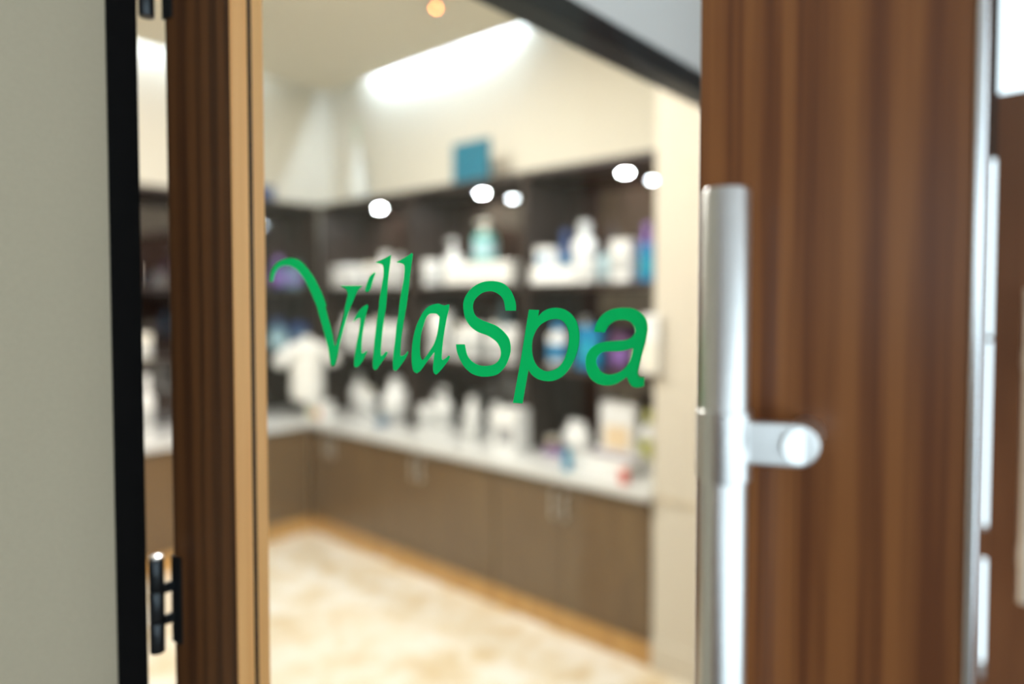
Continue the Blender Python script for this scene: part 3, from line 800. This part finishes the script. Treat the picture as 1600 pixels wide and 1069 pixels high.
m = M
G1, G2, G3 = 'products on the upper shelves', 'products on the middle shelves', 'products on the main worktop'
P = [
    # upper shelf, middle bay
    ('jar', 2.55, 2.312, SH1, .115, 0, .165, m['w'], m['w'], 'cream_jar', 'jar', 'white jar at the inner end of the middle bay, upper shelf', G1),
    ('pump', 2.66, 2.225, SH1, .115, 0, .315, m['w'], m['w'], 'pump_bottle', 'bottle', 'tall white pump bottle behind the jar on the upper shelf', G1, m['sky']),
    ('towel', 2.56, 1.845, SH1, .56, .19, .135, m['towel'], m['towel'], 'towel_stack', 'towels', 'long low stack of folded white towels on the upper shelf', G1),
    ('pump', 2.56, 1.845, SH1 + .1355, .145, 0, .262, m['teal'], m['w2'], 'pump_bottle', 'bottle', 'round teal bottle with a pale top standing on the towel stack', G1, m['sky']),
    ('jar', 2.70, 1.525, SH1, .085, 0, .190, m['grey'], m['lgrey'], 'cream_jar', 'jar', 'dim grey jar at the end of the towel stack', G1),
    # upper shelf, near bay
    ('box', 2.500, 1.250, SH1, .30, .10, .085, m['w'], m['w'], 'flat_carton', 'box', 'low white carton lying at the front of the upper shelf', G1),
    ('box', 2.500, 1.330, SH1 + .0872, .10, .07, .105, m['w'], m['blue'], 'small_carton', 'box', 'small white and blue carton on top of the low white one', G1),
    ('bottle', 2.66, 1.320, SH1, .105, 0, .300, m['navy'], m['navy'], 'shampoo_bottle', 'bottle', 'dark blue bottle behind the small white and blue carton', G1, m['blue']),
    ('bottle', 2.655, 1.190, SH1, .135, 0, .340, m['w'], m['lgrey'], 'shampoo_bottle', 'bottle', 'large white bottle with grey cap, tallest on its shelf', G1),
    ('box', 2.530, 1.070, SH1, .085, .12, .130, m['w'], m['lgrey'], 'small_carton', 'box', 'white carton beside the low one on the upper shelf', G1),
    ('tube', 2.56, .995, SH1, .045, 0, .150, m['sky'], m['w'], 'lotion_tube', 'tube', 'pale blue tube on the upper shelf near the pier', G1),
    ('box', 2.58, .890, SH1, .115, .08, .215, m['w'], m['lgrey'], 'tall_carton', 'box', 'tall white carton left of the violet bottle', G1),
    ('bottle', 2.66, .800, SH1, .085, 0, .300, m['purple'], m['purple'], 'shampoo_bottle', 'bottle', 'violet bottle beside the cream pier on the upper shelf', G1, m['w']),
    ('box', 2.56, .735, SH1, .075, .06, .185, m['blue'], m['w'], 'small_carton', 'box', 'bright blue carton in front of the violet bottle', G1, m['cyan']),
    # upper shelf, inner bay
    ('towel', 2.57, 3.255, SH1, .20, .16, .165, m['w'], m['w'], 'towel_stack', 'towels', 'short stack of folded white towels near the room corner', G1),
    ('jar', 2.55, 3.105, SH1, .105, 0, .150, m['w'], m['w'], 'cream_jar', 'jar', 'white jar right of the short towel stack', G1),
    ('jar', 2.57, 2.955, SH1, .125, 0, .165, m['w'], m['w2'], 'cream_jar', 'jar', 'white jar in the middle of the inner bay, upper shelf', G1),
    ('bottle', 2.56, 2.795, SH1, .135, 0, .240, m['w'], m['w'], 'shampoo_bottle', 'bottle', 'white bottle in the inner bay behind the two letters l', G1),
    ('bottle', 2.57, 2.655, SH1, .115, 0, .220, m['w'], m['lgrey'], 'shampoo_bottle', 'bottle', 'white bottle with grey cap last on the inner upper shelf', G1),
    # middle shelf, middle bay
    ('jar', 2.57, 2.245, SH2, .165, 0, .290, m['w'], m['w'], 'tall_tub', 'tub', 'tall white tub on the middle shelf behind the letter a', G2),
    ('bottle', 2.56, 2.060, SH2, .095, 0, .215, m['w'], m['w2'], 'lotion_bottle', 'bottle', 'white lotion bottle just right of the tall tub', G2),
    ('jar', 2.55, 1.925, SH2, .120, 0, .215, m['w'], m['w'], 'tall_tub', 'tub', 'short white tub on the middle shelf inside the S', G2),
    ('bottle', 2.70, 1.800, SH2, .125, 0, .370, m['slate'], m['slate'], 'shampoo_bottle', 'bottle', 'slate blue bottle at the back of the middle shelf', G2, m['slate']),
    ('bottle', 2.56, 1.765, SH2, .105, 0, .225, m['w'], m['w2'], 'lotion_bottle', 'bottle', 'white lotion bottle in front of the slate blue one', G2),
    ('jar', 2.56, 1.630, SH2, .115, 0, .210, m['w'], m['w'], 'tall_tub', 'tub', 'white tub left of the divider on the middle shelf', G2),
    # middle shelf, near bay
    ('box', 2.66, 1.350, SH2, .055, .05, .245, m['plum'], m['plum'], 'tall_carton', 'box', 'narrow plum coloured carton inside the letter p', G2, m['purple']),
    ('bottle', 2.56, 1.290, SH2, .120, 0, .250, m['w'], m['blue'], 'lotion_bottle', 'bottle', 'white bottle with bright blue cap and label', G2, m['blue']),
    ('bottle', 2.66, 1.180, SH2, .100, 0, .270, m['w'], m['w'], 'lotion_bottle', 'bottle', 'white bottle behind the bright blue carton', G2),
    ('box', 2.58, 1.085, SH2, .150, .08, .220, m['blue'], m['blue'], 'wide_carton', 'box', 'wide bright blue carton between the letters p and a', G2, m['cyan']),
    ('box', 2.62, .915, SH2, .120, .09, .190, m['plum'], m['plum'], 'wide_carton', 'box', 'plum carton with violet panel behind the last letter', G2, m['purple']),
    ('jar', 2.52, .735, SH2, .09, 0, .12, m['w'], m['w2'], 'cream_jar', 'jar', 'low white jar at the pier end of the middle shelf', G2),
    # middle shelf, inner bay
    ('bottle', 2.56, 3.230, SH2, .135, 0, .250, m['w'], m['w'], 'lotion_bottle', 'bottle', 'white bottle behind the V, middle shelf of the inner bay', G2),
    ('jar', 2.56, 3.060, SH2, .145, 0, .200, m['w'], m['w'], 'tall_tub', 'tub', 'white tub behind the letter i on the middle shelf', G2),
    ('bottle', 2.56, 2.885, SH2, .125, 0, .235, m['w'], m['w2'], 'lotion_bottle', 'bottle', 'white bottle between the two letters l, middle shelf', G2),
    ('jar', 2.56, 2.715, SH2, .150, 0, .205, m['w'], m['w'], 'tall_tub', 'tub', 'white tub at the end of the inner middle shelf', G2),
    # worktop, middle bay
    ('jar', 2.50, 2.325, .775, .085, 0, .150, m['w'], m['w'], 'cream_jar', 'jar', 'small white jar beside the divider on the worktop', G3),
    ('bottle', 2.54, 2.255, .775, .080, 0, .225, m['w'], m['w'], 'lotion_bottle', 'bottle', 'white bottle second from the divider on the worktop', G3),
    ('pump', 2.50, 2.140, .775, .105, 0, .285, m['w'], m['w'], 'pump_bottle', 'bottle', 'tall white pump bottle on the worktop', G3),
    ('bottle', 2.66, 2.03, .775, .10, 0, .24, m['lgrey'], m['grey'], 'lotion_bottle', 'bottle', 'grey bottle at the back right of the tall pump bottle', G3),
    ('bottle', 2.50, 1.895, .775, .105, 0, .240, m['w'], m['w'], 'lotion_bottle', 'bottle', 'white bottle in the middle of the worktop row', G3),
    ('jar', 2.42, 1.810, .775, .070, 0, .110, m['w'], m['w'], 'cream_jar', 'jar', 'small white jar in front of the worktop row', G3),
    ('bottle', 2.56, 1.755, .775, .095, 0, .215, m['w'], m['w'], 'lotion_bottle', 'bottle', 'white bottle left of the large white and grey carton', G3),
    ('box', 2.360, 1.455, .775, .150, .120, .235, m['w'], m['grey'], 'display_carton', 'box', 'large white carton with a grey window on the worktop', G3, m['grey']),
    ('jar', 2.60, 1.370, .775, .060, 0, .060, m['orange'], m['w2'], 'balm_tin', 'tin', 'small orange tin right of the large carton', G3, m['orange']),
    # worktop, near bay
    ('round', 2.62, 1.235, .775, .120, 0, .165, m['w'], m['w'], 'round_bottle', 'bottle', 'round white bottle at the left of the white cluster', G3),
    ('round', 2.55, 1.135, .775, .120, 0, .175, m['w'], m['w'], 'round_bottle', 'bottle', 'round white bottle at the right of the white cluster', G3),
    ('box', 2.46, 1.225, .775, .15, .05, .045, m['plum'], m['plum'], 'soap_carton', 'box', 'flat plum carton in front of the round white bottles', G3, m['purple']),
    ('box', 2.58, .900, .775, .200, .09, .300, m['w'], m['orange'], 'display_carton', 'box', 'big white carton with an orange print beside the pier', G3, m['orange']),
    ('bottle', 2.56, .730, .775, .085, 0, .280, m['w'], m['yellow'], 'lotion_bottle', 'bottle', 'white bottle with yellow green print beside the pier', G3, m['yellow']),
    ('tray', 2.36, .820, .775, .29, .16, .090, m['w'], m['plum'], 'product_tray', 'tray', 'white open tray in front of the big carton', G3),
    ('bottle', 2.235, .990, .775, .046, 0, .112, m['cyan'], m['cyan'], 'sample_bottle', 'bottle', 'small cyan bottle at the front edge of the worktop', G3, m['blue']),
    ('jar', 2.225, .665, .775, .045, 0, .060, m['red'], m['red'], 'balm_tin', 'tin', 'small red tin beside the pier on the worktop', G3, m['red']),
    # worktop, inner bay
    ('round', 2.62, 3.190, .775, .130, 0, .285, m['w'], m['w'], 'round_bottle', 'bottle', 'egg shaped white bottle right of the torso form', G3),
    ('bottle', 2.53, 2.960, .775, .120, 0, .205, m['w'], m['w2'], 'lotion_bottle', 'bottle', 'short white bottle left of the large rounded one', G3),
    ('round', 2.54, 2.665, .775, .195, 0, .295, m['w'], m['w'], 'round_bottle', 'bottle', 'large rounded white bottle in the inner bay', G3),
    ('jar', 2.37, 2.600, .775, .075, 0, .060, m['slate'], m['slate'], 'balm_tin', 'tin', 'small slate blue tin before the large rounded bottle', G3, m['navy']),
]
for p in P:
    product(*p)

# products on the far wall shelving, seen left of the letters and through the hinge gap
GB = 'products on the far wall'
def far(*a):
    o = product(*a)
    o.rotation_euler[2] = R90
    return o
far('bottle', 2.140, 3.48, SH1, .10, 0, .215, m['navy'], m['purple'], 'shampoo_bottle', 'bottle', 'navy bottle with violet cap behind the swash of the V', GB, m['purple'])
far('box', 2.265, 3.50, SH1, .09, .07, .170, m['slate'], m['slate'], 'small_carton', 'box', 'slate blue carton near the corner, upper far shelf', GB, m['purple'])
far('bottle', 2.140, 3.50, SH2, .12, 0, .225, m['slate'], m['navy'], 'shampoo_bottle', 'bottle', 'slate blue bottle behind the torso form', GB, m['sky'])
far('box', 2.300, 3.50, SH2, .12, .07, .190, m['navy'], m['slate'], 'small_carton', 'box', 'navy carton near the corner, middle far shelf', GB, m['slate'])
far('jar', 1.165, 3.48, SH1, .09, 0, .130, m['w2'], m['w2'], 'cream_jar', 'jar', 'cream jar on the upper shelf in the hinge gap', GB)
far('jar', 1.22, 3.48, SH2, .12, 0, .155, m['w2'], m['w2'], 'cream_jar', 'jar', 'cream jar on the middle shelf in the hinge gap', GB)
far('bottle', 1.175, 3.30, .775, .085, 0, .380, m['w'], m['w'], 'lotion_bottle', 'bottle', 'tall white bottle on the far worktop in the hinge gap', GB)

# --- torso form in a white short sleeved top, with its carton in front
to = empty('torso_form', (2.235, 3.270, 0.7755), math.radians(-18))
tag(to, 'white short sleeved top on a small torso form in the corner', 'mannequin')
MB().lathe([(0, 0), (0.085, 0), (0.085, 0.010), (0.018, 0.016), (0.014, 0.10), (0, 0.10)], 28).build('stand', m['lgrey'], to, smooth=True)
tm = bpy.data.meshes.new('torso')
pts = [((0, 0, .09), (.130, .088)), ((0, 0, .20), (.124, .082)), ((0, 0, .32), (.122, .080)), ((0, 0, .43), (.132, .082)), ((0, 0, .49), (.085, .060)),
       ((0, 0, .525), (.042, .040)), ((0, 0, .575), (.050, .046)), ((-.125, 0, .475), (.050, .050)), ((-.185, -.01, .405), (.050, .050)), ((-.21, -.015, .36), (.052, .05)),
       ((.125, 0, .475), (.050, .050)), ((.180, -.01, .405), (.050, .050)), ((.20, -.015, .36), (.052, .05))]
edges = [(0, 1), (1, 2), (2, 3), (3, 4), (4, 5), (5, 6), (4, 7), (7, 8), (8, 9), (4, 10), (10, 11), (11, 12)]
tm.from_pydata([p[0] for p in pts], edges, [])
tb = bpy.data.objects.new('torso', tm); COL.objects.link(tb); tb.parent = to
sk = tb.modifiers.new('skin', 'SKIN')
for i, p in enumerate(pts):
    sv = tm.skin_vertices[0].data[i]
    sv.radius = p[1]
    sv.use_root = (i == 0)
sb = tb.modifiers.new('smooth', 'SUBSURF'); sb.levels = 2; sb.render_levels = 2
tm.materials.append(m['towel'])
tc = product('box', 2.215, 3.085, .775, .19, .09, .130, m['w'], m['w2'], 'display_carton', 'box', 'white carton with a red and yellow print before the torso form', G3, m['yellow'])
B(-0.0462, -0.0440, -0.075, -0.020, 0.03, 0.085).build('print_stripe', m['red'], tc)

# --- white leaflet holder fixed to the pier's shelf edge
lf = empty('leaflet_holder', (2.175, 0.500, 1.285))
tag(lf, 'tall white leaflet holder on the edge of the cream pier', 'leaflet holder')
B(-0.022, 0.0095, -0.040, 0.040, 0, 0.255).build('holder', m['w'], lf, bevel=0.003)
B(-0.027, -0.0225, -0.034, 0.034, 0.01, 0.14).build('front_pocket', m['w2'], lf)

bpy.context.view_layer.update()
